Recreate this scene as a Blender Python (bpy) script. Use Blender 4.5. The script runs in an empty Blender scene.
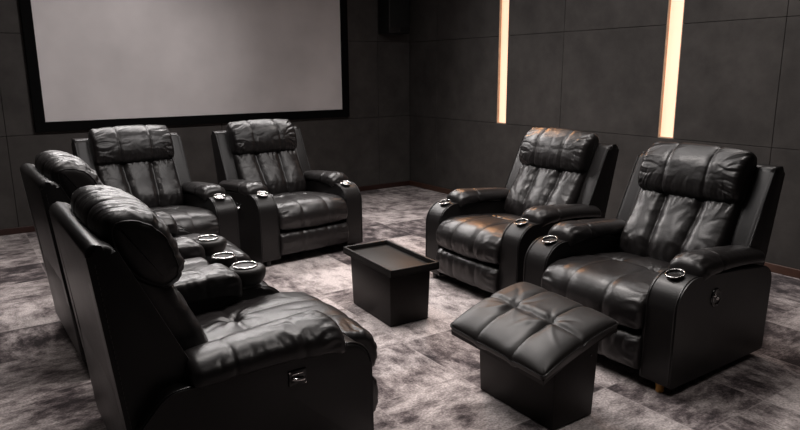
import bpy, bmesh, math, random
import numpy as np
from mathutils import Vector, Matrix

COL = bpy.context.scene.collection
PI = math.pi

# ------------------------------------------------------------------ materials
def new_mat(name):
    m = bpy.data.materials.new(name); m.use_nodes = True
    nt = m.node_tree; b = nt.nodes['Principled BSDF']
    return m, nt, b

def N(nt, t, **kw):
    n = nt.nodes.new(t)
    for k, v in kw.items():
        if k.startswith('i_'):
            n.inputs[k[2:].replace('_', ' ')].default_value = v
        else:
            setattr(n, k, v)
    return n

def ramp(nt, stops):
    r = nt.nodes.new('ShaderNodeValToRGB')
    e = r.color_ramp.elements
    while len(e) < len(stops): e.new(0.5)
    for el, (p, c) in zip(e, stops):
        el.position = p; el.color = (c[0], c[1], c[2], 1)
    return r

def leather(name, base, r0=.29, r1=.42, bump=.25, wr=.16, spec=.5):
    m, nt, b = new_mat(name); L = nt.links
    tc = N(nt, 'ShaderNodeTexCoord')
    n1 = N(nt, 'ShaderNodeTexVoronoi'); n1.inputs['Scale'].default_value = 420
    n2 = N(nt, 'ShaderNodeTexNoise'); n2.inputs['Scale'].default_value = 9; n2.inputs['Detail'].default_value = 4; n2.inputs['Distortion'].default_value = .8
    n3 = N(nt, 'ShaderNodeTexNoise'); n3.inputs['Scale'].default_value = 42; n3.inputs['Detail'].default_value = 3; n3.inputs['Distortion'].default_value = 1.2
    for n in (n1, n2, n3): L.new(tc.outputs['Object'], n.inputs['Vector'])
    b1 = N(nt, 'ShaderNodeBump'); b1.inputs['Strength'].default_value = bump; b1.inputs['Distance'].default_value = .0006
    b2 = N(nt, 'ShaderNodeBump'); b2.inputs['Strength'].default_value = wr; b2.inputs['Distance'].default_value = .012
    b3 = N(nt, 'ShaderNodeBump'); b3.inputs['Strength'].default_value = wr; b3.inputs['Distance'].default_value = .003
    L.new(n2.outputs['Fac'], b2.inputs['Height'])
    L.new(n3.outputs['Fac'], b3.inputs['Height']); L.new(b2.outputs['Normal'], b3.inputs['Normal'])
    L.new(n1.outputs['Distance'], b1.inputs['Height']); L.new(b3.outputs['Normal'], b1.inputs['Normal'])
    L.new(b1.outputs['Normal'], b.inputs['Normal'])
    mr = N(nt, 'ShaderNodeMapRange'); mr.inputs['To Min'].default_value = r0; mr.inputs['To Max'].default_value = r1
    L.new(n2.outputs['Fac'], mr.inputs['Value']); L.new(mr.outputs['Result'], b.inputs['Roughness'])
    b.inputs['Base Color'].default_value = (*base, 1)
    b.inputs['Specular IOR Level'].default_value = spec
    return m

def plain(name, base, rough=.5, metal=0, bump=0, scale=60, spec=.5):
    m, nt, b = new_mat(name); L = nt.links
    tc = N(nt, 'ShaderNodeTexCoord')
    n = N(nt, 'ShaderNodeTexNoise'); n.inputs['Scale'].default_value = scale; n.inputs['Detail'].default_value = 4
    L.new(tc.outputs['Object'], n.inputs['Vector'])
    lo = tuple(c * .85 for c in base); hi = tuple(min(1, c * 1.15) for c in base)
    r = ramp(nt, [(.3, lo), (.7, hi)]); L.new(n.outputs['Fac'], r.inputs['Fac'])
    L.new(r.outputs['Color'], b.inputs['Base Color'])
    b.inputs['Roughness'].default_value = rough; b.inputs['Metallic'].default_value = metal
    b.inputs['Specular IOR Level'].default_value = spec
    if bump:
        bm_ = N(nt, 'ShaderNodeBump'); bm_.inputs['Strength'].default_value = bump; bm_.inputs['Distance'].default_value = .001
        L.new(n.outputs['Fac'], bm_.inputs['Height']); L.new(bm_.outputs['Normal'], b.inputs['Normal'])
    return m

def emit_mat(name, col, strength):
    m, nt, b = new_mat(name); L = nt.links
    tc = N(nt, 'ShaderNodeTexCoord')
    n = N(nt, 'ShaderNodeTexNoise'); n.inputs['Scale'].default_value = 1.5
    L.new(tc.outputs['Object'], n.inputs['Vector'])
    r = ramp(nt, [(.3, (col[0], col[1] * .96, col[2] * .92)), (.7, col)]); L.new(n.outputs['Fac'], r.inputs['Fac'])
    L.new(r.outputs['Color'], b.inputs['Emission Color'])
    b.inputs['Emission Strength'].default_value = strength
    b.inputs['Base Color'].default_value = (.8, .7, .6, 1)
    return m

def wall_mat(name, base):
    m, nt, b = new_mat(name); L = nt.links
    tc = N(nt, 'ShaderNodeTexCoord')
    n = N(nt, 'ShaderNodeTexNoise'); n.inputs['Scale'].default_value = 3.2; n.inputs['Detail'].default_value = 6; n.inputs['Roughness'].default_value = .65
    n2 = N(nt, 'ShaderNodeTexNoise'); n2.inputs['Scale'].default_value = 160; n2.inputs['Detail'].default_value = 3
    L.new(tc.outputs['Object'], n.inputs['Vector']); L.new(tc.outputs['Object'], n2.inputs['Vector'])
    r = ramp(nt, [(.3, tuple(c * .72 for c in base)), (.7, tuple(c * 1.28 for c in base))])
    L.new(n.outputs['Fac'], r.inputs['Fac']); L.new(r.outputs['Color'], b.inputs['Base Color'])
    bp = N(nt, 'ShaderNodeBump'); bp.inputs['Strength'].default_value = .4; bp.inputs['Distance'].default_value = .002
    L.new(n2.outputs['Fac'], bp.inputs['Height']); L.new(bp.outputs['Normal'], b.inputs['Normal'])
    b.inputs['Roughness'].default_value = .85; b.inputs['Specular IOR Level'].default_value = .25
    return m

def carpet_mat():
    m, nt, b = new_mat('carpet_tiles'); L = nt.links
    tc = N(nt, 'ShaderNodeTexCoord')
    T = .5
    mp = N(nt, 'ShaderNodeMapping'); mp.inputs['Location'].default_value = (.12, .33, 0); mp.inputs['Scale'].default_value = (1 / T, 1 / T, 1)
    L.new(tc.outputs['Object'], mp.inputs['Vector'])
    fl = N(nt, 'ShaderNodeVectorMath', operation='FLOOR'); L.new(mp.outputs['Vector'], fl.inputs[0])
    fr = N(nt, 'ShaderNodeVectorMath', operation='FRACTION'); L.new(mp.outputs['Vector'], fr.inputs[0])
    wn = N(nt, 'ShaderNodeTexWhiteNoise'); wn.noise_dimensions = '3D'; L.new(fl.outputs['Vector'], wn.inputs['Vector'])
    sep = N(nt, 'ShaderNodeSeparateXYZ'); L.new(wn.outputs['Color'], sep.inputs[0])
    # two streak directions
    def streak(sc, off):
        mm = N(nt, 'ShaderNodeMapping'); mm.inputs['Scale'].default_value = sc
        add = N(nt, 'ShaderNodeVectorMath', operation='MULTIPLY_ADD')
        L.new(wn.outputs['Color'], add.inputs[0]); add.inputs[1].default_value = (7, 7, 7); L.new(tc.outputs['Object'], add.inputs[2])
        L.new(add.outputs['Vector'], mm.inputs['Vector'])
        a = N(nt, 'ShaderNodeTexNoise'); a.inputs['Scale'].default_value = 1.0; a.inputs['Detail'].default_value = 7; a.inputs['Roughness'].default_value = .74; a.inputs['Distortion'].default_value = .15
        L.new(mm.outputs['Vector'], a.inputs['Vector'])
        return a
    sx = streak((6.0, 11, 1), 0); sy = streak((11, 6.0, 1), 3)
    gt = N(nt, 'ShaderNodeMath', operation='GREATER_THAN'); gt.inputs[1].default_value = .62; L.new(sep.outputs['X'], gt.inputs[0])
    mx = N(nt, 'ShaderNodeMix'); mx.data_type = 'FLOAT'
    L.new(gt.outputs[0], mx.inputs['Factor']); L.new(sy.outputs['Fac'], mx.inputs['A']); L.new(sx.outputs['Fac'], mx.inputs['B'])
    # broad cloudiness across tiles
    cl = N(nt, 'ShaderNodeTexNoise'); cl.inputs['Scale'].default_value = 3.0; cl.inputs['Detail'].default_value = 3
    L.new(tc.outputs['Object'], cl.inputs['Vector'])
    m1 = N(nt, 'ShaderNodeMath', operation='MULTIPLY_ADD'); L.new(cl.outputs['Fac'], m1.inputs[0]); m1.inputs[1].default_value = .45; L.new(mx.outputs['Result'], m1.inputs[2])
    m2 = N(nt, 'ShaderNodeMath', operation='MULTIPLY_ADD'); L.new(sep.outputs['Y'], m2.inputs[0]); m2.inputs[1].default_value = .22; L.new(m1.outputs[0], m2.inputs[2])
    r = ramp(nt, CARPET)
    L.new(m2.outputs[0], r.inputs['Fac'])
    # fine pile mottling
    pn = N(nt, 'ShaderNodeTexNoise'); pn.inputs['Scale'].default_value = 95; pn.inputs['Detail'].default_value = 3
    L.new(tc.outputs['Object'], pn.inputs['Vector'])
    pr = ramp(nt, [(.3, (.60, .60, .60)), (.7, (1.3, 1.3, 1.3))]); L.new(pn.outputs['Fac'], pr.inputs['Fac'])
    mul = N(nt, 'ShaderNodeMix'); mul.data_type = 'RGBA'; mul.blend_type = 'MULTIPLY'; mul.inputs[0].default_value = 1
    L.new(r.outputs['Color'], mul.inputs['A']); L.new(pr.outputs['Color'], mul.inputs['B'])
    # tile joints
    sp = N(nt, 'ShaderNodeSeparateXYZ'); L.new(fr.outputs['Vector'], sp.inputs[0])
    ds = []
    for ax in 'XY':
        s = N(nt, 'ShaderNodeMath', operation='SUBTRACT'); L.new(sp.outputs[ax], s.inputs[0]); s.inputs[1].default_value = .5
        a = N(nt, 'ShaderNodeMath', operation='ABSOLUTE'); L.new(s.outputs[0], a.inputs[0]); ds.append(a)
    mxx = N(nt, 'ShaderNodeMath', operation='MAXIMUM'); L.new(ds[0].outputs[0], mxx.inputs[0]); L.new(ds[1].outputs[0], mxx.inputs[1])
    g = N(nt, 'ShaderNodeMath', operation='GREATER_THAN'); L.new(mxx.outputs[0], g.inputs[0]); g.inputs[1].default_value = .492
    gm = N(nt, 'ShaderNodeMath', operation='MULTIPLY'); L.new(g.outputs[0], gm.inputs[0]); gm.inputs[1].default_value = .3
    m3 = N(nt, 'ShaderNodeMix'); m3.data_type = 'RGBA'; L.new(gm.outputs[0], m3.inputs[0]); L.new(mul.outputs['Result'], m3.inputs['A']); m3.inputs['B'].default_value = (.42, .37, .36, 1)
    L.new(m3.outputs['Result'], b.inputs['Base Color'])
    b.inputs['Roughness'].default_value = .95; b.inputs['Specular IOR Level'].default_value = .1
    b.inputs['Sheen Weight'].default_value = .15
    bp = N(nt, 'ShaderNodeBump'); bp.inputs['Strength'].default_value = .6; bp.inputs['Distance'].default_value = .004
    L.new(pn.outputs['Fac'], bp.inputs['Height']); L.new(bp.outputs['Normal'], b.inputs['Normal'])
    return m

CARPET = [(.66, (.034, .026, .028)), (.75, (.115, .093, .095)), (.86, (.30, .262, .256)), (1.0, (.55, .49, .48))]
M = dict(
    satin=leather('satin_black_leather', (.013, .0115, .011), .40, .50, .2, .06),
    leather=leather('black_leather', (.011, .0095, .0095)),
    smooth=leather('smooth_black_leather', (.010, .009, .009), .32, .40, .12, .04, .34),
    matte=plain('black_lining_fabric', (.006, .006, .006), .9),
    chrome=plain('brushed_chrome', (.75, .73, .72), .16, 1),
    cup=plain('black_cup_well', (.008, .008, .008), .25),
    gloss=plain('glossy_black_plastic', (.006, .006, .006), .12),
    thread=plain('grey_stitching', (.055, .05, .05), .6),
    brass=plain('orange_wood_foot', (.55, .27, .05), .35),
    foot=plain('black_plastic_foot', (.01, .01, .01), .5),
    board=plain('black_brown_board', (.008, .006, .0055), .45, bump=.2, scale=90, spec=.2),
    tray=plain('black_tray_board', (.010, .009, .0085), .5, bump=.1, scale=90, spec=.22),
    wall=wall_mat('charcoal_suede_panel', (.055, .050, .047)),
    seam=plain('dark_panel_joint', (.016, .014, .014), .9),
    base=plain('dark_red_wood', (.035, .014, .011), .4, scale=20),
    basewood=plain('brown_wood_skirting', (.075, .034, .022), .45, scale=20),
    ceiling=plain('charcoal_ceiling', (.03, .028, .027), .9),
    screen=plain('matte_white_screen', (.70, .66, .655), .8, spec=.1, scale=1.2),
    frame=plain('black_velvet_frame', (.003, .003, .003), .95, spec=.1),
    speaker=plain('black_speaker_vinyl', (.007, .007, .007), .5),
    grille=plain('black_speaker_cloth', (.004, .004, .004), .9, bump=.6, scale=500),
    glow=emit_mat('warm_light_strip', (1.0, .52, .335), 1.2),
    groove=plain('warm_wood_groove', (.50, .37, .26), .5, scale=12),
    carpet=carpet_mat(),
)

# ------------------------------------------------------------------ helpers
def link_mesh(name, me, mat, parent=None, smooth=True):
    o = bpy.data.objects.new(name, me); COL.objects.link(o)
    if mat: me.materials.append(M[mat] if isinstance(mat, str) else mat)
    if smooth:
        me.polygons.foreach_set('use_smooth', [True] * len(me.polygons))
    if parent: o.parent = parent
    return o

def bm_obj(name, bm, mat, parent=None, smooth=False, weighted=False):
    bmesh.ops.recalc_face_normals(bm, faces=bm.faces[:])
    me = bpy.data.meshes.new(name); bm.to_mesh(me); bm.free()
    o = link_mesh(name, me, mat, parent, smooth)
    if smooth:
        try: me.set_sharp_from_angle(angle=math.radians(38))
        except Exception: pass
    return o

def empty(name, loc, rz=0, label=None, cat=None, group=None):
    o = bpy.data.objects.new(name, None); COL.objects.link(o)
    o.location = loc; o.rotation_euler = (0, 0, rz); o.empty_display_size = .2
    if label: o['label'] = label
    if cat: o['category'] = cat
    if group: o['group'] = group
    return o

def box(bm, x0, x1, y0, y1, z0, z1, bev=0, seg=2):
    r = bmesh.ops.create_cube(bm, size=1)
    vs = r['verts']
    for v in vs:
        v.co = Vector((x0 + (v.co.x + .5) * (x1 - x0), y0 + (v.co.y + .5) * (y1 - y0), z0 + (v.co.z + .5) * (z1 - z0)))
    if bev:
        es = list({e for v in vs for e in v.link_edges})
        bmesh.ops.bevel(bm, geom=es, offset=bev, segments=seg, affect='EDGES', profile=.5)
    return vs

def round_poly(pts, radii, seg=8):
    """2D polygon with rounded corners."""
    out = []
    n = len(pts)
    for i in range(n):
        p = Vector(pts[i]); a = Vector(pts[i - 1]); c = Vector(pts[(i + 1) % n]); r = radii[i]
        if r <= 0: out.append(tuple(p)); continue
        u = (a - p).normalized(); w = (c - p).normalized()
        ang = u.angle(w); d = min(r / math.tan(ang / 2), .48 * (a - p).length, .48 * (c - p).length); r2 = d * math.tan(ang / 2)
        bis = (u + w).normalized(); cen = p + bis * (r2 / math.sin(ang / 2))
        s = p + u * d; e = p + w * d
        a0 = math.atan2(*(s - cen).yx); a1 = math.atan2(*(e - cen).yx)
        da = (a1 - a0 + PI) % (2 * PI) - PI
        for k in range(seg + 1):
            t = a0 + da * k / seg
            out.append((cen.x + r2 * math.cos(t), cen.y + r2 * math.sin(t)))
    return out

def prism_x(bm, prof, x0, x1, bev=.012, seg=3):
    """profile in (y,z) extruded along x, both caps' rims bevelled."""
    va = [bm.verts.new((x0, p[0], p[1])) for p in prof]
    vb = [bm.verts.new((x1, p[0], p[1])) for p in prof]
    n = len(prof)
    fa = bm.faces.new(va); fb = bm.faces.new(vb[::-1])
    for i in range(n):
        bm.faces.new((va[i], vb[i], vb[(i + 1) % n], va[(i + 1) % n]))
    if bev:
        es = list(set(fa.edges) | set(fb.edges))
        bmesh.ops.bevel(bm, geom=es, offset=bev, segments=seg, affect='EDGES', profile=.5)

def tube(pts, r, closed=False, res=6):
    """round tube mesh along a list of points -> bmesh"""
    bm = bmesh.new(); n = len(pts); P = [Vector(p) for p in pts]; rings = []
    prev = None
    for i in range(n):
        if closed: t = (P[(i + 1) % n] - P[i - 1])
        else: t = P[min(i + 1, n - 1)] - P[max(i - 1, 0)]
        t.normalize()
        up = prev if prev else (Vector((0, 0, 1)) if abs(t.z) < .9 else Vector((1, 0, 0)))
        a = (up - t * up.dot(t)).normalized(); prev = a; b = t.cross(a)
        rings.append([bm.verts.new(P[i] + (a * math.cos(2 * PI * k / res) + b * math.sin(2 * PI * k / res)) * r) for k in range(res)])
    m = n if closed else n - 1
    for i in range(m):
        A = rings[i]; B = rings[(i + 1) % n]
        for k in range(res): bm.faces.new((A[k], A[(k + 1) % res], B[(k + 1) % res], B[k]))
    if not closed:
        bm.faces.new(rings[0][::-1]); bm.faces.new(rings[-1])
    return bm

def lathe(prof, seg=28):
    """(r,z) profile turned around z -> bmesh"""
    bm = bmesh.new(); rings = []
    for r, z in prof:
        if r < 1e-6: rings.append([bm.verts.new((0, 0, z))])
        else: rings.append([bm.verts.new((r * math.cos(2 * PI * k / seg), r * math.sin(2 * PI * k / seg), z)) for k in range(seg)])
    for A, B in zip(rings, rings[1:]):
        for k in range(seg):
            a, b2 = A[k % len(A)], A[(k + 1) % len(A)]; c, d = B[(k + 1) % len(B)], B[k % len(B)]
            vs = []
            for v in (a, b2, c, d):
                if v not in vs: vs.append(v)
            if len(vs) > 2: bm.faces.new(vs)
    return bm

def closed_curve(pts, n):
    """periodic Catmull-Rom through pts, resampled evenly to n points (numpy n x 2) + arc length"""
    P = np.array(pts, float); m = len(P); out = []
    for i in range(m):
        p0, p1, p2, p3 = P[i - 1], P[i], P[(i + 1) % m], P[(i + 2) % m]
        for k in range(24):
            t = k / 24
            out.append(.5 * ((2 * p1) + (-p0 + p2) * t + (2 * p0 - 5 * p1 + 4 * p2 - p3) * t * t + (-p0 + 3 * p1 - 3 * p2 + p3) * t ** 3))
    Q = np.array(out); Q2 = np.vstack([Q, Q[:1]])
    d = np.r_[0, np.cumsum(np.linalg.norm(np.diff(Q2, axis=0), axis=1))]
    s = np.linspace(0, d[-1], n + 1)[:-1]
    R = np.c_[np.interp(s, d, Q2[:, 0]), np.interp(s, d, Q2[:, 1])]
    return R, s, d[-1]

class Folds:
    """sum of soft creases and ridges over a (s,t) patch in metres"""
    def __init__(self, seed): self.r = random.Random(seed); self.k = []
    def add(self, s, t, ang, L, W, A): self.k.append((s, t, ang, L, W, A)); return self
    def fan(self, s0, t0, ang0, spread, n, L, W, A, step=(0, 0)):
        """pleats leaving a point or seam, alternately raised and sunk"""
        r = self.r
        for i in range(n):
            f = (i / (n - 1) - .5) if n > 1 else 0
            a = ang0 + spread * f + r.uniform(-.12, .12)
            l = L * r.uniform(.6, 1.25)
            cs = s0 + step[0] * f + math.cos(a) * l * .8; ct = t0 + step[1] * f + math.sin(a) * l * .8
            self.k.append((cs, ct, a, l, W * r.uniform(.7, 1.3), A * r.uniform(.6, 1.3) * (1 if i % 2 else -1)))
        return self
    def scatter(self, s0, s1, t0, t1, n, L, W, A, ang=0, spread=3.2):
        r = self.r
        for i in range(n):
            self.k.append((r.uniform(s0, s1), r.uniform(t0, t1), ang + r.uniform(-spread, spread) / 2, L * r.uniform(.5, 1.4), W * r.uniform(.6, 1.5), A * r.choice((-1, 1)) * r.uniform(.4, 1.2)))
        return self
    def __call__(self, S, T):
        h = np.zeros_like(S)
        for s, t, a, L, W, A in self.k:
            ds = S - s; dt = T - t; u = ds * math.cos(a) + dt * math.sin(a); v = -ds * math.sin(a) + dt * math.cos(a)
            v = v + .22 * u * u / max(L, .02) * (1 if (s + t) * 997 % 2 > 1 else -1)
            h += A * np.exp(-(u / L) ** 2 - (v / W) ** 2)
        return h

def stuffed(name, pts, hw, axis, mat, parent, ns=70, nt_=120, edge=.035, flat=0, disp=None, wfun=None, off=(0, 0, 0), piping=None):
    """closed stuffed body: section pts (closed, metres) carried along an axis of half length hw.
    axis 'x': section=(y,z); axis 'y': section=(x,z)."""
    R, s, per = closed_curve(pts, nt_)
    T = np.roll(R, -1, 0) - np.roll(R, 1, 0); T /= np.linalg.norm(T, axis=1)[:, None]
    area = .5 * np.sum(R[:, 0] * np.roll(R[:, 1], -1) - np.roll(R[:, 0], -1) * R[:, 1])
    Nn = np.c_[T[:, 1], -T[:, 0]] * (1 if area > 0 else -1)
    u = np.sin(np.linspace(-1, 1, ns) * PI / 2 * .985) / math.sin(PI / 2 * .985)
    u = .55 * u + .45 * np.linspace(-1, 1, ns)
    S = (u * hw)[:, None] * np.ones(nt_)[None, :]; TT = np.ones(ns)[:, None] * s[None, :]
    q = np.clip((np.abs(u) * hw - (hw - edge)) / edge, 0, 1)
    ins = edge * (1 - np.sqrt(np.maximum(0, 1 - q ** 2))) + flat * np.abs(u) ** 3
    A = R[:, 0][None, :] - Nn[:, 0][None, :] * ins[:, None]
    B = R[:, 1][None, :] - Nn[:, 1][None, :] * ins[:, None]
    if disp is not None:
        H = disp(S, TT, u[:, None] * np.ones(nt_)[None, :], R, per) * (1 - q[:, None] ** 6)
        A = A + Nn[:, 0][None, :] * H; B = B + Nn[:, 1][None, :] * H
    X = S.copy()
    if wfun is not None: X, A, B = wfun(X, A, B)
    V = np.stack([X, A, B], -1) if axis == 'x' else np.stack([A, X, B], -1)
    V = V.reshape(-1, 3) + np.array(off)
    F = []
    for i in range(ns - 1):
        for j in range(nt_):
            a = i * nt_ + j; b = i * nt_ + (j + 1) % nt_
            F.append((a, b, b + nt_, a + nt_))
    F.append(tuple(range(nt_))[::-1]); F.append(tuple((ns - 1) * nt_ + j for j in range(nt_)))
    me = bpy.data.meshes.new(name); me.from_pydata(V.tolist(), [], F); me.update()
    bm = bmesh.new(); bm.from_mesh(me); bmesh.ops.recalc_face_normals(bm, faces=bm.faces[:]); bm.to_mesh(me); bm.free()
    o = link_mesh(name, me, mat, parent, True)
    if piping is not None:      # welt cord following the section near both ends
        k = [int(round((ns - 1) * .5 + sgn * (ns - 1) * .5 * piping)) for sgn in (-1, 1)]
        VV = V.reshape(ns, nt_, 3)
        for kk in k:
            bm_obj('piping', tube([tuple(VV[kk, j]) for j in range(0, nt_, 2)], .0035, True, 6), 'smooth', o, True)
    return o

def g(x, w): return np.exp(-(x / w) ** 2)

# ------------------------------------------------------------------ recliner
CW, CD, WA = .963, .81, .165

def make_recliner(name, loc, rz, label, seed, switch='plate', cups=(True, True), wrinkle=.42, wood_foot=False, ah=.0, pods=(False, False), out=0.0, CD=.81, pleats=0, hs=.072):
    root = empty(name, loc, rz, label, 'armchair', 'black leather recliners')
    rnd = random.Random(seed)
    K = wrinkle
    # ---- base frame between the arms
    bm = bmesh.new()
    box(bm, -.318, .318, -.76, -.02, .055, .25, .01)
    bm_obj('base_frame', bm, 'matte', root)
    bm = bmesh.new()
    if ah:
        prism_x(bm, round_poly([(-.04, .07), (.068, .07), (.108, .50), (-.04, .42)], [.01, .02, .01, .01], 4), -.415, .415, .015, 3)
    else: box(bm, -.40, .40, -.04, .03, .07, .37, .02, 3)
    bm_obj('rear_panel', bm, 'smooth', root, True)
    # ---- arm panels
    if ah:
        prof = round_poly([(.03, .045), (.075, .40), (-.02, ah - .005), (-.30, ah), (-CD, ah + .005), (-CD - .005, .045)], [.02, .06, .10, .3, .11, .02], 8)
    else:
        prof = round_poly([(.01, .045), (.03, .50), (-.30, .535), (-CD, .575), (-CD - .005, .045)], [.02, .09, .3, .15, .02], 10)
    for sx in (-1, 1):
        bm = bmesh.new()
        xi = sx * (CW / 2 - WA); xo = sx * CW / 2
        prism_x(bm, prof, min(xi, xo), max(xi, xo), .016, 3)
        arm = bm_obj('arm_panel', bm, 'smooth', root, True)
        # piping along the outer and inner rim
        rim = [p for p in prof]
        for xr in (xo - sx * .010, xi + sx * .010):
            pts = []
            cy = sum(p[0] for p in rim) / len(rim); cz = sum(p[1] for p in rim) / len(rim)
            for (y, z) in rim:
                if z > .06: pts.append((xr, y + (0.001 if y > cy else -.001), z + .001))
            # order: prof starts at the rear bottom, runs over the top to the front bottom
            bm_obj('piping', tube(pts, .0032, False, 5), 'smooth', arm, True)
        # switch on the outer face
        # ---- arm pad
        xc = sx * (CW / 2 - WA / 2 - .008)
        has_cup = cups[(sx + 1) // 2]; pod = pods[(sx + 1) // 2]
        base = (ah if ah else .553)
        L0, L1 = (-.665, -.10) if not has_cup else ((-.575, .0) if pod else (-.64, -.02))
        hw = (L1 - L0) / 2; cyy = (L0 + L1) / 2
        ww = .118 if not has_cup else (.108 if pod else .092)
        ph = .095 if ah else .074
        sec = [(-ww, .004), (-ww * .90, ph * .55), (-ww * .5, ph * .92), (0, ph), (ww * .5, ph * .92), (ww * .90, ph * .55), (ww, .004), (ww * .85, -.018), (0, -.02), (-ww * .85, -.018)]
        if pod: sec = [(-ww, .010), (-ww * .97, ph * .70), (-ww * .75, ph * .97), (0, ph * 1.02), (ww * .75, ph * .97), (ww * .97, ph * .70), (ww, .010), (ww * .85, -.012), (0, -.014), (-ww * .85, -.012)]
        fo = Folds(seed * 7 + sx)
        # the gathered nose of the pad, then long soft pulls behind it
        fo.fan(-hw + .035, .05 + ww, 0, .5, 15, .035, .0055, .0065 * K, (0, .30))
        fo.fan(-hw + .15, .05 + ww, 0, 1.6, 8, .06, .009, .0035 * K, (.02, .18))
        fo.fan(hw - .26, .04, PI / 2, .6, 7, .04, .010, .0045 * K, (.34, 0))
        fo.scatter(-hw, hw * .6, .03, .26, 12, .06, .010, .0022 * K, 1.2, 2)
        seams = [-hw + .17, -hw + .42] if (not has_cup or pod) else [-hw + .19]
        def dp(S, T, U, R, P, fo=fo, seams=seams):
            h = fo(S, T)
            for sm in seams: h -= .003 * g(S - sm, .014) + .003 * g(S - sm, .004)
            h += .006 * g(S + hw * .7, .12)
            return h
        def wf(X, A, B, hw=hw, base=base, has_cup=has_cup):
            t = (X + hw) / (2 * hw)
            lift = base + .006 * np.sin(t * PI) - (.014 if ah else .030) * t ** 2 - .022 * np.exp(-(t / .07) ** 2)
            return X, A * (1 - .12 * t), B * (1.0 - .22 * t) + lift
        pad = stuffed('arm_pad', sec, hw, 'y', 'leather', root, 96, 72, .035, .0, dp, wf, (xc, cyy, .014))
        if pod:     # raised drum with the ring at the end of the arm lid
            bm = lathe([(0, -.10), (.060, -.10), (.072, -.075), (.078, -.045), (.077, -.02), (.070, -.006), (.058, .002), (.0, .002)], 40)
            for v in bm.verts: v.co.y = v.co.y * 1.18 - .008; v.co.z *= .8
            po = bm_obj('cup_pod', bm, 'satin', root, True); po.location = (xc, L0 - .048, base + .098)
        # ---- cup holder let into the front of the arm
        if has_cup:
            ry, rz_ = (L0 - .048, base + .101) if pod else (-CD + .105, .568)
            rr = .056 if pod else .042
            th_ = .0048 if pod else (.0042 if switch == 'plate' else .003)
            co = bm_obj('cup_holder', tube([(rr * math.cos(a_ * PI / 20), rr * math.sin(a_ * PI / 20), .002) for a_ in range(40)], th_, True, 10), 'chrome', root, True)
            co.location = (xc, ry, rz_); co.rotation_euler = (.0 if pod else .24, 0, 0)
            co['label'] = 'chrome ring cup holder'
            bm_obj('cup_well', lathe([(rr, .003), (rr - .004, .0015), (rr - .008, -.006), (.0, -.008)], 28), 'cup', co, True)
            if switch == 'plate' and not pod:
                bm_obj('cup_cap', lathe([(0, .010), (.016, .009), (.024, .004), (.026, -.004), (0, -.004)], 24), 'chrome', co, True).location = (.0, .0, 0)
    # ---- seat
    hw = .322
    sec = [(-.10, .42), (-.30, .455), (-.52, .478), (-.70, .484), (-.80, .462), (-.852, .405), (-.862, .34), (-.838, .285), (-.78, .272), (-.60, .27), (-.30, .27), (-.12, .30)]
    fo = Folds(seed)
    sec = [(a_ - out * min(1, max(0, (-a_ - .5) / .3)), b_) for a_, b_ in sec]
    R, s_, per = closed_curve(sec, 400)
    def tt(y, z): return s_[np.argmin((R[:, 0] - y) ** 2 + (R[:, 1] - z) ** 2)]
    tm, tf, te = tt(-.45, .47), tt(-.80 - out, .46), tt(-.845 - out, .29)
    for sx in (-.115, .115):
        fo.fan(sx, tm, 0, 6.2, 14, .05, .012, .0085 * K)
        fo.fan(sx, te, -PI / 2, .9, 5, .045, .011, .006 * K, (.14, 0))
    for sg in (-1, 1):
        fo.fan(sg * hw * .97, (tf + te) / 2, PI if sg > 0 else 0, .5, 11, .05, .008, .0065 * K, (0, .26))
        fo.fan(sg * hw * .97, (tm + tf) / 2, PI if sg > 0 else 0, .5, 7, .06, .012, .004 * K, (0, .3))
    fo.scatter(-hw, hw, tm - .15, te, 26, .07, .016, .0035 * K, PI / 2, 2.0)
    def dseat(S, T, U, R, P):
        h = fo(S, T)
        top = 1 / (1 + np.exp((T - te - .03) / .01))
        for c in (-.115, .115):
            cc = c
            h -= top * (.0045 * g(S - cc, .030) + .004 * g(S - cc, .005))
        h -= .010 * g(T - tm, .035) * (1 - .5 * U ** 2) + .006 * g(T - tm, .006)
        for c in (-.115, .115): h -= .018 * g(np.hypot(S - c, T - tm), .03)
        h -= .006 * g(T - tf - .03, .005)*0
        h += top * .012 * np.cos(U * PI / 2)
        return h
    stuffed('seat_cushion', sec, hw, 'x', 'leather', root, 110, 190, .03, .012, dseat)
    # ---- footrest
    sec = [(-.70, .262), (-.80, .266), (-.845, .238), (-.858, .17), (-.845, .10), (-.80, .072), (-.70, .075)]
    ff = Folds(seed + 50)
    sec = [(a_ - out * min(1, max(0, (-a_ - .7) / .1)), b_) for a_, b_ in sec]
    R2, s2, per2 = closed_curve(sec, 300)
    t1 = s2[np.argmin((R2[:, 0] + .845 + out) ** 2 + (R2[:, 1] - .238) ** 2)]
    t2 = s2[np.argmin((R2[:, 0] + .845 + out) ** 2 + (R2[:, 1] - .10) ** 2)]
    for sg in (-1, 1): ff.fan(sg * hw * .97, (t1 + t2) / 2, PI if sg > 0 else 0, .4, 8, .05, .008, .006 * K, (0, .17))
    ff.fan(0, t1 - .01, PI / 2, .5, 16, .045, .011, .0055 * K, (.56, 0))
    ff.scatter(-hw, hw, t1, t2, 14, .05, .013, .003 * K, PI / 2, 1.6)
    def dfoot(S, T, U, R, P):
        h = ff(S, T)
        for c in (-.115, .115): h -= .004 * g(S - c, .022) + .003 * g(S - c, .005)
        return h
    stuffed('footrest_pad', sec, hw, 'x', 'leather', root, 90, 90, .022, .006, dfoot)
    # ---- back shell: outer plate and two wings
    yr = .095 if ah else .02; yt = .162 if ah else .19
    wprof = round_poly([(-.075, .28), (yr, .36 if ah else .28), (yt, 1.0), (.085, 1.0), (-.165, .46)], [.02, .03, .03, .045, .05], 6)
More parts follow.
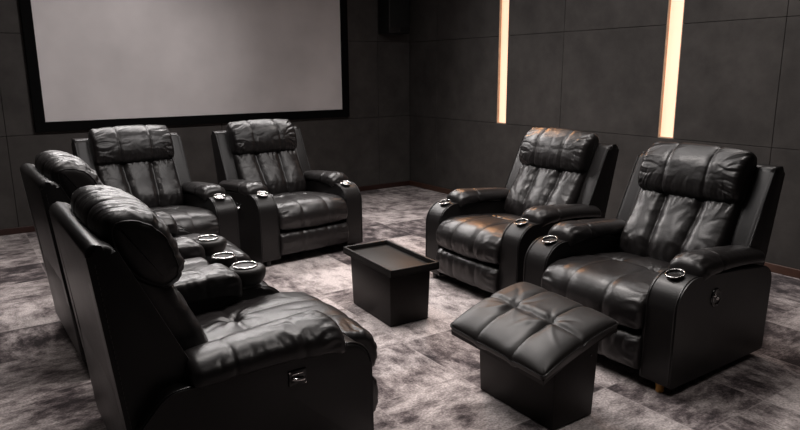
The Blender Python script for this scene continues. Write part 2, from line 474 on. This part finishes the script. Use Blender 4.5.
    for sx in (-1, 1):
        bm = bmesh.new()
        xo = .417; xi = .335 if ah else .306
        prism_x(bm, wprof, min(sx * xi, sx * xo), max(sx * xi, sx * xo), .018 if ah else .030, 4)
        for v in bm.verts:      # wings flare a little towards the seat
            v.co.x *= 1 - .02 * max(0, (v.co.z - .5))
        wg = bm_obj('side_wing', bm, 'smooth', root, True)
        pts = [(sx * (xo - .012) * (1 - .03 * max(0, z - .5)), y, z) for (y, z) in wprof[14:28]]
        # welt between the wing's front band and its side
        A = Vector((-.158, .475)); B = Vector((.078, .985))
        pts = [(sx * (xo - .006), A.x + (B.x - A.x) * k / 12 - .001, A.y + (B.y - A.y) * k / 12) for k in range(13)]
        bm_obj('piping', tube(pts, .003, False, 5), 'smooth', wg, True)
        # row of grey stitches down the side seam
        rear = [(sx * (xo + .0005), yr + (yt - yr) * k / 40 - .02, .30 + .70 * k / 40) for k in range(3, 40)]
        bs = bmesh.new()
        for k in range(0, 34):
            a = Vector(rear[k]); b2 = Vector(rear[k + 1]); mid = a.lerp(b2, .5); d = (b2 - a) * .3
            box(bs, mid.x - .0006, mid.x + .0006, mid.y - .001, mid.y + .001, mid.z - abs(d.z), mid.z + abs(d.z))
        bm_obj('stitching', bs, 'thread', wg)
    bm = bmesh.new()
    prism_x(bm, round_poly([(-.03, .32), (yr - .002, .37 if ah else .30), (yt + .001, 1.002), (.083, 1.002)], [.01, .02, .03, .045], 6), -.411, .411, .018, 3)
    bm_obj('back_shell', bm, 'smooth', root, True)
    # ---- back cushion with three channels
    hb = .318 if pleats else .306
    sec = [(-.10, .40), (-.20, .40), (-.255, .46), (-.235, .56), (-.17, .70), (-.105, .82), (-.05, .90), (.06, .90), (.09, .84), (-.02, .50)]
    sec = [(a_ + hs * .6 * (1 if b_ > .6 else .4) if a_ < 0 else a_, b_) for a_, b_ in sec]
    fb = Folds(seed + 90)
    R3, s3, per3 = closed_curve(sec, 400)
    def tb(y, z): return s3[np.argmin((R3[:, 0] - y) ** 2 + (R3[:, 1] - z) ** 2)]
    b0, b1 = tb(-.255, .46), tb(-.075, .86)
    for c in (-.21, 0, .21):
        fb.fan(c, b1 - .005, -PI / 2, .8, 9, .05, .008, .009 * K, (.17, 0))
        fb.fan(c, b0 + .01, PI / 2, .8, 6, .05, .012, .006 * K, (.17, 0))
    for c in (-.11, .11):
        for sg in (0, PI): fb.fan(c, (b0 + b1) / 2, sg, .9, 8, .038, .012, .005 * K, (0, .34))
    for sg in (-1, 1): fb.fan(sg * hb * .97, (b0 + b1) / 2, PI if sg > 0 else 0, .6, 9, .045, .010, .005 * K, (0, .36))
    fb.scatter(-hb, hb, b0, b1, 26, .07, .018, .0045 * K, PI / 2, 2.4)
    def dback(S, T, U, R, P):
        h = fb(S, T); f = np.clip((T - b0) / (b1 - b0), 0, 1)
        for sg in (-1, 1):
            c = sg * (.095 + .022 * f)
            h -= .020 * g(S - c, .028) + .008 * g(S - c, .006)
        for c in (-.21, 0, .21): h += .010 * g(S - c, .07) * np.sin(np.clip(f, 0, 1) * PI)
        h -= .012 * g(T - b1, .03)
        return h
    stuffed('back_cushion', sec, hb, 'x', 'leather', root, 110, 150, .04, .018, dback)
    # ---- headrest pillow
    hh = .336 if pleats else .308
    sec = [(-.125, .800), (-.158, .845), (-.150, .92), (-.112, 1.01), (-.045, 1.066), (.045, 1.078), (.095, 1.04), (.09, .95), (.03, .84), (-.06, .785)]
    sec = [(a_ + hs * (1 if a_ < 0 else .35), b_) for a_, b_ in sec]
    fh = Folds(seed + 130)
    R4, s4, per4 = closed_curve(sec, 400)
    def th(y, z): return s4[np.argmin((R4[:, 0] - y) ** 2 + (R4[:, 1] - z) ** 2)]
    h0, h1, h2 = th(-.158 + hs, .845), th(-.112 + hs, 1.01), th(.045 + hs * .35, 1.078)
    for sg in (-1, 1):
        fh.fan(sg * hh * .97, (h0 + h1) / 2 + .03, PI if sg > 0 else 0, 1.3, 12, .06, .008, (.004 if pleats else .0085 * K), (0, .34))
        fh.fan(sg * hh * .92, h0 - .015, PI / 2 + sg * .6, .8, 8, .05, .007, (.003 if pleats else .008 * K), (.09, 0))
    for c in (-.12, .12):
        for sg in (0, PI): fh.fan(c, (h0 + h1) / 2, sg, .9, 8, .05, .010, .0028 * K, (0, .28))
    fh.fan(0, h0 - .02, PI / 2, .4, 17, .05, .008, .005 * K, (.56, 0))
    fh.scatter(-hh, hh, h0, h2, 16, .09, .018, .0022 * K, PI / 2, 1.6)
    if pleats:
        for k in range(pleats):
            c = -hh + 2 * hh * (k + .5) / pleats + fh.r.uniform(-.006, .006)
            fh.add(c, (h1 + h2) / 2 + fh.r.uniform(-.04, .03), PI / 2 + fh.r.uniform(-.12, .12), .12 * fh.r.uniform(.7, 1.2), .0065, .0045 * (1 if k % 2 else -1) * fh.r.uniform(.5, 1.2))
        for sg in (-1, 1): fh.fan(sg * .19, (h0 + h1) / 2 - .02, 0 if sg > 0 else PI, .7, 9, .06, .011, .005, (0, .26))
    if pleats:
        for sg in (-1, 1): fh.fan(sg * hh * .86, (h0 + h1) / 2, PI if sg > 0 else 0, .6, 11, .05, .010, .003, (0, .34))
    def dhead(S, T, U, R, P):
        h = fh(S, T)
        for c in (-.125, .125): h -= .004 * g(S - c, .018) + .0045 * g(S - c, .004)
        h += .010 * np.cos(U * PI / 2)
        return h
    stuffed('headrest', sec, hh, 'x', 'leather', root, 150, 170, .050 if pleats else .036, .014 if pleats else .008, dhead, piping=.94 if pleats else None)
    # ---- recline switch
    if switch == 'plate':
        x = -CW / 2; yc, zc = -.467, .44
        bm = bmesh.new(); box(bm, x - .006, x + .004, yc - .035, yc + .035, zc - .03, zc + .03, .004, 2)
        sw = bm_obj('recline_switch', bm, 'gloss', root, True); sw['label'] = 'glossy black recline switch plate'
        bm = tube([(x - .010 - .006 * math.sin(PI * k / 10), yc - .022 + .0044 * k, zc - .008 + .0008 * k) for k in range(11)], .0065, False, 10)
        bm_obj('lever', bm, 'chrome', sw, True)
        bm = bmesh.new(); box(bm, x - .0085, x - .006, yc - .022, yc + .022, zc + .013, zc + .017, .001, 1)
        bm_obj('trim_bar', bm, 'chrome', sw, True)
        for dy, dz in ((-.03, -.026), (.031, .024)):
            s2b = lathe([(0, .002), (.0028, .0015), (.0032, 0), (0, 0)], 12)
            for v in s2b.verts: v.co = Vector((x - .006 - v.co.z, yc + dy + v.co.x, zc + dz + v.co.y))
            bm_obj('screw', s2b, 'chrome', sw, True)
    else:
        x = CW / 2; yc, zc = -.50, .435
        d = lathe([(0, .004), (.026, .004), (.032, .007), (.038, .005), (.040, 0), (0, 0)], 32)
        for v in d.verts: v.co = Vector((x + v.co.z, yc + v.co.x, zc + v.co.y * 1.25))
        sw = bm_obj('recline_switch', d, 'gloss', root, True); sw['label'] = 'round glossy black switch with two buttons'
        for dy, dz, a in ((-.013, .012, .008), (.012, -.006, .010)):
            b_ = lathe([(0, .005), (a * .7, .004), (a, 0), (0, 0)], 16)
            for v in b_.verts: v.co = Vector((x + .004 + v.co.z, yc + dy + v.co.x, zc + dz + v.co.y))
            bm_obj('button', b_, 'chrome', sw, True)
    # ---- feet
    for sx in (-1, 1):
        for yy in (-.775, -.06):
            f = lathe([(0, 0), (.018, 0), (.022, .05), (0, .05)], 16)
            for v in f.verts: v.co += Vector((sx * (CW / 2 - .075), yy, 0))
            bm_obj('foot', f, 'brass' if wood_foot and yy < -.5 and sx > 0 else 'foot', root, True)
    return root

RC = [
 ('R1', (3.40, 2.076, 0), -1.569, 'black leather recliner nearest on the right, round switch on its side, orange foot', 11, dict(switch='round', wood_foot=True)),
 ('R2', (3.585, 3.264, 0), -1.574, 'black leather recliner on the right farther from camera, orange glow on its left arm', 23, dict(switch='round')),
 ('B1', (2.262, 5.481, 0), .08, 'black leather recliner facing camera below the right end of the screen', 37, dict()),
 ('B2', (1.165, 5.506, 0), .088, 'black leather recliner facing camera below the left half of the screen', 41, dict()),
 ('L1', (.428, 2.457, 0), 1.574, 'large black leather recliner in the left foreground seen from behind its side', 53, dict(cups=(False, True), pods=(False, True), wrinkle=.8, ah=.508, out=.065, CD=.78, pleats=26, hs=0)),
 ('L2', (.445, 3.84, 0), 1.592, 'black leather recliner at far left edge, half hidden behind the foreground recliner', 67, dict(wrinkle=.8, cups=(True, False), pods=(True, False), ah=.508, out=.065, CD=.78, pleats=26, hs=0)),
]
for key, loc, rz, lab, seed, kw in RC:
    make_recliner('recliner', loc, rz, lab, seed, **kw)

# ------------------------------------------------------------------ console between the two left recliners
e = empty('armrest_console', (.70, 3.13, 0), 0, 'black leather console with chrome cup ring between the two left recliners', 'console')
bm = bmesh.new(); box(bm, -.20, .33, -.10, .10, .03, .50, .02, 3); bm_obj('console_body', bm, 'smooth', e, True)
fo = Folds(77); fo.scatter(-.4, .3, .0, .3, 12, .06, .01, .002, 1.2, 2)
def dl(S, T, U, R, P): return fo(S, T) - .004 * g(S - .1, .008)
def wl(X, A, B): return X, A, B
R_, _s, _p = closed_curve([(-.1, .51), (-.09, .57), (0, .60), (.09, .57), (.1, .51), (0, .50)], 10)
ob = stuffed('console_lid', [(-.098, .512), (-.092, .565), (-.05, .592), (0, .598), (.05, .592), (.092, .565), (.098, .512), (0, .503)], .23, 'x', 'leather', e, 60, 60, .03, 0, dl, None, (.03, 0, 0))
bm_obj('cup_pod', lathe([(0, -.08), (.062, -.08), (.066, -.03), (.060, 0), (0, .0)], 36), 'smooth', e, True).location = (.345, 0, .588)
c_ = bm_obj('cup_holder', tube([(.054 * math.cos(a_ * PI / 20), .054 * math.sin(a_ * PI / 20), .002) for a_ in range(40)], .0048, True, 10), 'chrome', e, True); c_.location = (.345, 0, .590)
bm_obj('cup_well', lathe([(.054, .003), (.048, -.003), (0, -.004)], 28), 'cup', c_, True)

# ------------------------------------------------------------------ boxes with lids: tray table and ottoman
def taper_box(bm, cx, cy, hx0, hy0, hx1, hy1, z0, z1, bev=.004):
    vs = box(bm, -1, 1, -1, 1, 0, 1)
    for v in vs:
        t = v.co.z
        v.co = Vector((cx + v.co.x * (hx0 + (hx1 - hx0) * t), cy + v.co.y * (hy0 + (hy1 - hy0) * t), z0 + (z1 - z0) * t))
    es = list({e for v in vs for e in v.link_edges})
    bmesh.ops.bevel(bm, geom=es, offset=bev, segments=2, affect='EDGES', profile=.5)

t = empty('tray_table', (2.154, 3.297, 0), -.059, 'low black box table with a rimmed tray top, in the middle of the carpet', 'table')
bm = bmesh.new(); taper_box(bm, .0, 0, .134, .246, .142, .258, .004, .345)
bm_obj('box_body', bm, 'board', t, True)
bm = bmesh.new()
HX, HY = .168, .314
box(bm, -HX, HX, -HY, HY, .335, .352, .003)
box(bm, -HX, HX, -HY, -HY + .016, .335, .380, .003); box(bm, -HX, HX, HY - .016, HY, .335, .380, .003)
box(bm, -HX, -HX + .016, -HY, HY, .335, .380, .003); box(bm, HX - .016, HX, -HY, HY, .335, .380, .003)
bm_obj('tray_top', bm, 'tray', t, True)

t = empty('ottoman', (2.040, 1.935, 0), 0, 'black tufted leather footstool on a box base in the right foreground', 'footstool')
bm = bmesh.new(); taper_box(bm, .016, 0, .125, .230, .135, .240, .004, .350)
for v in bm.verts:
    if v.co.z > .2: v.co.z += .165 * v.co.x + .07 * v.co.y
bm_obj('box_body', bm, 'board', t, True)
bm = bmesh.new()
for k in range(2):
    pass
sc = lathe([(0, .002), (.004, .0015), (.005, 0), (0, 0)], 12)
for v in sc.verts: v.co = Vector((.10 + v.co.x, -.2405 - v.co.z, .30 + v.co.y))
bm.free(); bm_obj('screw', sc, 'gloss', t, True)
# arched cushion lid
lid = bpy.data.objects.new('cushion_lid', None)
lid_rot = .071
TILT = (0, 0)
hx, hy = .256, .270
fo = Folds(5)
C4 = [(0, -.10), (0, .10)]
for c in C4: fo.fan(c[0], c[1], 0, 6.2, 11, .08, .016, .0035)
fo.scatter(-hx, hx, -hy, hy, 16, .10, .022, .0022, 0, 1.0)
nx, ny = 110, 100
bm = bmesh.new(); top = []; 
xs = np.linspace(-1, 1, nx); xs = .5 * np.sin(xs * PI / 2) + .5 * xs
ys = np.linspace(-1, 1, ny); ys = .5 * np.sin(ys * PI / 2) + .5 * ys
X, Y = np.meshgrid(xs * hx, ys * hy, indexing='ij'); Un, Vn = np.meshgrid(xs, ys, indexing='ij')
puff = .040 * (np.maximum(0, 1 - np.abs(Un) ** 5) ** .5) * (np.maximum(0, 1 - np.abs(Vn) ** 5) ** .5)
arch = .052 * (1 - Vn ** 2) * 0 + .024 * (1 - Un ** 2)
Z = arch + puff + fo(X, Y) * (1 - np.maximum(np.abs(Un), np.abs(Vn)) ** 8)
Z -= .007 * g(X, .020) + .005 * g(X, .005)
for c in (-.10, .10): Z -= .006 * g(Y - c, .018) + .0035 * g(Y - c, .005)
for c in C4: Z -= .006 * g(np.hypot(X - c[0], Y - c[1]), .03)
def rc(x, y):       # rounded plan corners
    r = .02; ax, ay = abs(x), abs(y)
    if ax > hx - r and ay > hy - r:
        dx, dy = ax - (hx - r), ay - (hy - r); m = max(dx, dy); l = math.hypot(dx, dy)
        if l > 0: k = m / l; ax, ay = hx - r + dx * k, hy - r + dy * k
    return math.copysign(ax, x), math.copysign(ay, y)
zb = .345
G = [[bm.verts.new((*rc(X[i, j], Y[i, j]), zb + .048 + Z[i, j])) for j in range(ny)] for i in range(nx)]
for i in range(nx - 1):
    for j in range(ny - 1): bm.faces.new((G[i][j], G[i + 1][j], G[i + 1][j + 1], G[i][j + 1]))
rim = [(i, 0) for i in range(nx)] + [(nx - 1, j) for j in range(1, ny)] + [(i, ny - 1) for i in range(nx - 2, -1, -1)] + [(0, j) for j in range(ny - 2, 0, -1)]
prev = [G[i][j] for i, j in rim]
for dz, sc_ in ((-.008, 1.006), (-.020, 1.004), (-.030, .992)):
    cur = [bm.verts.new((G[i][j].co.x * sc_, G[i][j].co.y * sc_, G[i][j].co.z + dz)) for i, j in rim]
    for k in range(len(rim)): bm.faces.new((prev[k], cur[k], cur[(k + 1) % len(rim)], prev[(k + 1) % len(rim)]))
    prev = cur
bm.faces.new(prev)
cush = bm_obj('cushion_lid', bm, 'satin', t, True); cush.rotation_euler = (.094, -.195, lid_rot); cush.location = (-.017 + .077, .003 + .037, .010)
pts = [(G_[0] * 1.007, G_[1] * 1.007, G_[2]) for G_ in [(*rc(X[i, j], Y[i, j]), zb + .043 + Z[i, j]) for i, j in rim[::3]]]
bm_obj('piping', tube(pts, .004, True, 6), 'smooth', cush, True)
bm = bmesh.new()
# board under the cushion, bent to the same arch
n = 24; ra = []; 
for k in range(n + 1):
    x = -hx * .985 + 2 * hx * .985 * k / n; z = zb + .018 + .024 * (1 - (x / hx) ** 2)
    ra.append([bm.verts.new((x, sy * hy * .985, z - dz)) for sy in (-1, 1) for dz in (0, .022)])
for a, b in zip(ra, ra[1:]):
    bm.faces.new((a[0], a[2], b[2], b[0])); bm.faces.new((a[1], b[1], b[3], a[3]))
    bm.faces.new((a[0], b[0], b[1], a[1])); bm.faces.new((a[2], a[3], b[3], b[2]))
bm.faces.new((ra[0][0], ra[0][1], ra[0][3], ra[0][2])); bm.faces.new((ra[-1][0], ra[-1][2], ra[-1][3], ra[-1][1]))
lb = bm_obj('lid_board', bm, 'board', t, True); lb.rotation_euler = (.094, -.195, lid_rot); lb.location = (-.017 + .077, .003 + .037, .010)

# ------------------------------------------------------------------ room
XL, XR, YN, YB, ZC = -2.2, 4.977, -2.2, 7.08, 3.15
def st(o): o['kind'] = 'structure'; return o
bm = bmesh.new(); box(bm, XL - .2, XR + .3, YN - .2, YB + .3, -.1, 0)
st(bm_obj('floor', bm, 'carpet'))
bm = bmesh.new(); box(bm, XL - .2, XR + .3, YN - .2, YB + .3, ZC, ZC + .1)
st(bm_obj('ceiling', bm, 'ceiling'))
GAP = .0018
def panels(bm, uc, zc, put, T=.05):
    for u0, u1 in uc:
        for z0, z1 in zc: put(bm, u0 + GAP, u1 - GAP, z0 + GAP, z1 - GAP, T)
zrows = [(0, .93), (.93, 1.86), (1.86, 2.79), (2.79, ZC)]
# right wall: backing, then padded panels leaving two lit grooves
bm = bmesh.new(); box(bm, XR + .055, XR + .2, YN, YB + .2, 0, ZC)
wr = st(bm_obj('wall_right', bm, 'seam'))
bm = bmesh.new()
S1 = (5.262, 5.408); S2 = (3.238, 3.384)
def put_r(bm, a, b, z0, z1, T): box(bm, XR, XR + T + .01, a, b, z0, z1, .002, 1)
low = [(YN, -1.6), (-1.6, .4), (.4, 2.43), (2.43, 4.49), (4.49, 6.50), (6.50, YB)]
panels(bm, low, [zrows[0]], put_r)
up = [(YN, -.6), (-.6, 1.2), (1.2, 2.43), (2.43, S2[0]), (S2[1], 4.49), (4.49, S1[0]), (S1[1], 6.50), (6.50, YB)]
panels(bm, up, zrows[1:], put_r)
st(bm_obj('wall_right_panelling', bm, 'wall'))
bm = bmesh.new(); box(bm, XL, XR + .055, YB + .055, YB + .2, 0, ZC)
st(bm_obj('wall_back', bm, 'seam'))
bm = bmesh.new()
def put_b(bm, a, b, z0, z1, T): box(bm, a, b, YB, YB + T + .01, z0, z1, .002, 1)
panels(bm, [(XL, -1.66), (-1.66, .39), (.39, 2.44), (2.44, 4.49), (4.49, XR)], zrows, put_b)
st(bm_obj('wall_back_panelling', bm, 'wall'))
bm = bmesh.new(); box(bm, XL - .1, XL, YN, YB, 0, ZC); st(bm_obj('wall_left', bm, 'wall'))
bm = bmesh.new(); box(bm, XL, XR + .2, YN - .1, YN, 0, ZC); st(bm_obj('wall_near', bm, 'wall'))
bm = bmesh.new(); box(bm, XL, XR - .014, YB - .014, YB, 0, .062, .003, 1); st(bm_obj('baseboard_back', bm, 'base'))
bm = bmesh.new(); box(bm, XR - .014, XR, YN, YB, 0, .065, .003, 1); st(bm_obj('baseboard_right', bm, 'basewood'))

# lit grooves in the right wall
for i, (S, lab) in enumerate(((S1, 'narrow warm wall light strip nearer the room corner'), (S2, 'wide warm wall light strip behind the two right recliners'))):
    e = empty('wall_light_strip', (XR, (S[0] + S[1]) / 2, .935), 0, lab, 'light', 'recessed wall light strips')
    hwid = (S[1] - S[0]) / 2
    bm = bmesh.new(); box(bm, .030, .054, -hwid + .004, hwid - .004, 0, ZC - .94)
    bm_obj('diffuser', bm, 'glow', e)
    bm = bmesh.new()
    box(bm, .003, .054, hwid - .006, hwid + .003, 0, ZC - .94); box(bm, .003, .054, -hwid - .003, -hwid + .006, 0, ZC - .94)
    box(bm, .003, .054, -hwid, hwid, -.006, .004)
    bm_obj('channel', bm, 'groove', e)

# ------------------------------------------------------------------ screen
sx0, sx1, sz0, sz1 = .722, 3.948, 1.048, 2.862
e = empty('projection_screen', ((sx0 + sx1) / 2, YB, sz0), 0, 'large pale grey projection screen in a black frame on the back wall', 'screen')
hw = (sx1 - sx0) / 2; hz = sz1 - sz0
bm = bmesh.new(); box(bm, -hw - .01, hw + .01, -.03, -.012, -.01, hz + .01)
bm_obj('screen_surface', bm, 'screen', e)
bm = bmesh.new(); F = .092
for (a, b, c, d) in ((-hw - F, hw + F, -F, 0), (-hw - F, hw + F, hz, hz + F), (-hw - F, -hw, 0, hz), (hw, hw + F, 0, hz)):
    box(bm, a, b, -.05, -.002, c, d, .004, 1)
bm_obj('frame', bm, 'frame', e)

# ------------------------------------------------------------------ speaker
e = empty('wall_speaker', (4.645, 6.93, 1.95), 0, 'black box loudspeaker high in the room corner right of the screen', 'speaker')
bm = bmesh.new(); box(bm, -.15, .15, -.11, .15, 0, .52, .012, 2); bm_obj('cabinet', bm, 'speaker', e, True)
bm = bmesh.new(); box(bm, -.138, .138, -.122, -.108, .07, .50, .006, 2); bm_obj('grille', bm, 'grille', e, True)
lg = lathe([(0, .003), (.007, .002), (.008, 0), (0, 0)], 16)
for v in lg.verts: v.co = Vector((.0 + v.co.x, -.11 - v.co.z, .035 + v.co.y))
bm_obj('badge', lg, 'chrome', e, True)
bm = bmesh.new(); box(bm, -.03, .03, .12, .149, .2, .3, .004, 1); bm_obj('bracket', bm, 'foot', e)

# ------------------------------------------------------------------ lights
def spot(x, y, w, size=105, z=3.1, col=(1, .93, .89), r=.10, blend=.8, target=None):
    l = bpy.data.lights.new('downlight_and_fill', 'SPOT'); l.energy = w; l.color = col; l.spot_size = math.radians(size); l.spot_blend = blend; l.shadow_soft_size = r
    o = bpy.data.objects.new('downlight_and_fill', l); COL.objects.link(o); o.location = (x, y, z)
    if target: o.rotation_euler = (Vector(target) - Vector((x, y, z))).to_track_quat('-Z', 'Y').to_euler()
    return o
for x, y, w in ((2.4, 3.1, 170), (1.1, 3.3, 100), (3.7, 4.9, 110), (4.3, 2.4, 70)):
    spot(x, y, w, r=.28)
spot(.1, 4.7, 75, 110, r=.3)  # added fill spot, gives the right recliners' wings and backs their sheen
spot(4.6, 5.9, 110, 48, 2.9, (1, .45, .16), .1, 1.0, (3.35, 3.75, .55))  # added warm spot, stands in for strip reflections on the far right recliner
spot(2.0, 3.9, 215, 62, 3.1, (1, .94, .93), .15, 1.0, (1.2, 7.08, 1.5))  # added spot aimed at the back wall to brighten the screen
def area(x, y, z, sx_, sy_, w, target, col=(1, .95, .93), spread=180):
    l = bpy.data.lights.new('added_softbox', 'AREA'); l.shape = 'RECTANGLE'; l.size = sx_; l.size_y = sy_; l.energy = w; l.color = col; l.spread = math.radians(spread)
    o = bpy.data.objects.new('added_softbox', l); COL.objects.link(o); o.location = (x, y, z)
    o.rotation_euler = (Vector(target) - Vector((x, y, z))).to_track_quat('-Z', 'Y').to_euler()
area(2.4, 3.3, 3.12, 3.4, 1.6, 60, (2.4, 3.31, 0))  # added overhead softbox, softens highlights and fills dark shadows
spot(3.9, .3, 50, 70, r=.25)  # added spot, lifts the floor beside the nearest right recliner
spot(1.7, 1.0, 75, 90, r=.25)  # added near-side fill for the left foreground headrest and arm pad
spot(-.6, 5.6, 45, 62, r=.2, target=(-.3, 4.9, 0))  # added narrow spot, brightens only the far left floor
area(2.3, 6.4, 3.08, 3.6, .5, 95, (2.0, 3.2, 0), spread=120)  # added back light near the screen wall for sheen on leather tops
w = bpy.data.worlds.new('world'); bpy.context.scene.world = w; w.use_nodes = True
w.node_tree.nodes['Background'].inputs['Color'].default_value = (.5, .47, .46, 1)
w.node_tree.nodes['Background'].inputs['Strength'].default_value = .02

# ------------------------------------------------------------------ camera
cam = bpy.data.cameras.new('camera'); co = bpy.data.objects.new('camera', cam); COL.objects.link(co)
cam.sensor_width = 36; cam.lens = 651.1 / 800 * 36
pi_, ya, ro = .2175, .5968, -.0063
fw = Vector((math.sin(ya) * math.cos(pi_), math.cos(ya) * math.cos(pi_), -math.sin(pi_)))
r = Vector((math.cos(ya), -math.sin(ya), 0)); u = r.cross(fw)
r2 = r * math.cos(ro) + u * math.sin(ro); u2 = -r * math.sin(ro) + u * math.cos(ro)
m = Matrix((r2, u2, -fw)).transposed().to_4x4(); m.translation = (0, 0, 1.5)
co.matrix_world = m
cam.clip_start = .05
S_ = bpy.context.scene; S_.camera = co
S_.view_settings.view_transform = 'Standard'; S_.view_settings.look = 'None'; S_.view_settings.gamma = 1
S_.view_settings.use_curve_mapping = False; S_.view_settings.exposure = 0
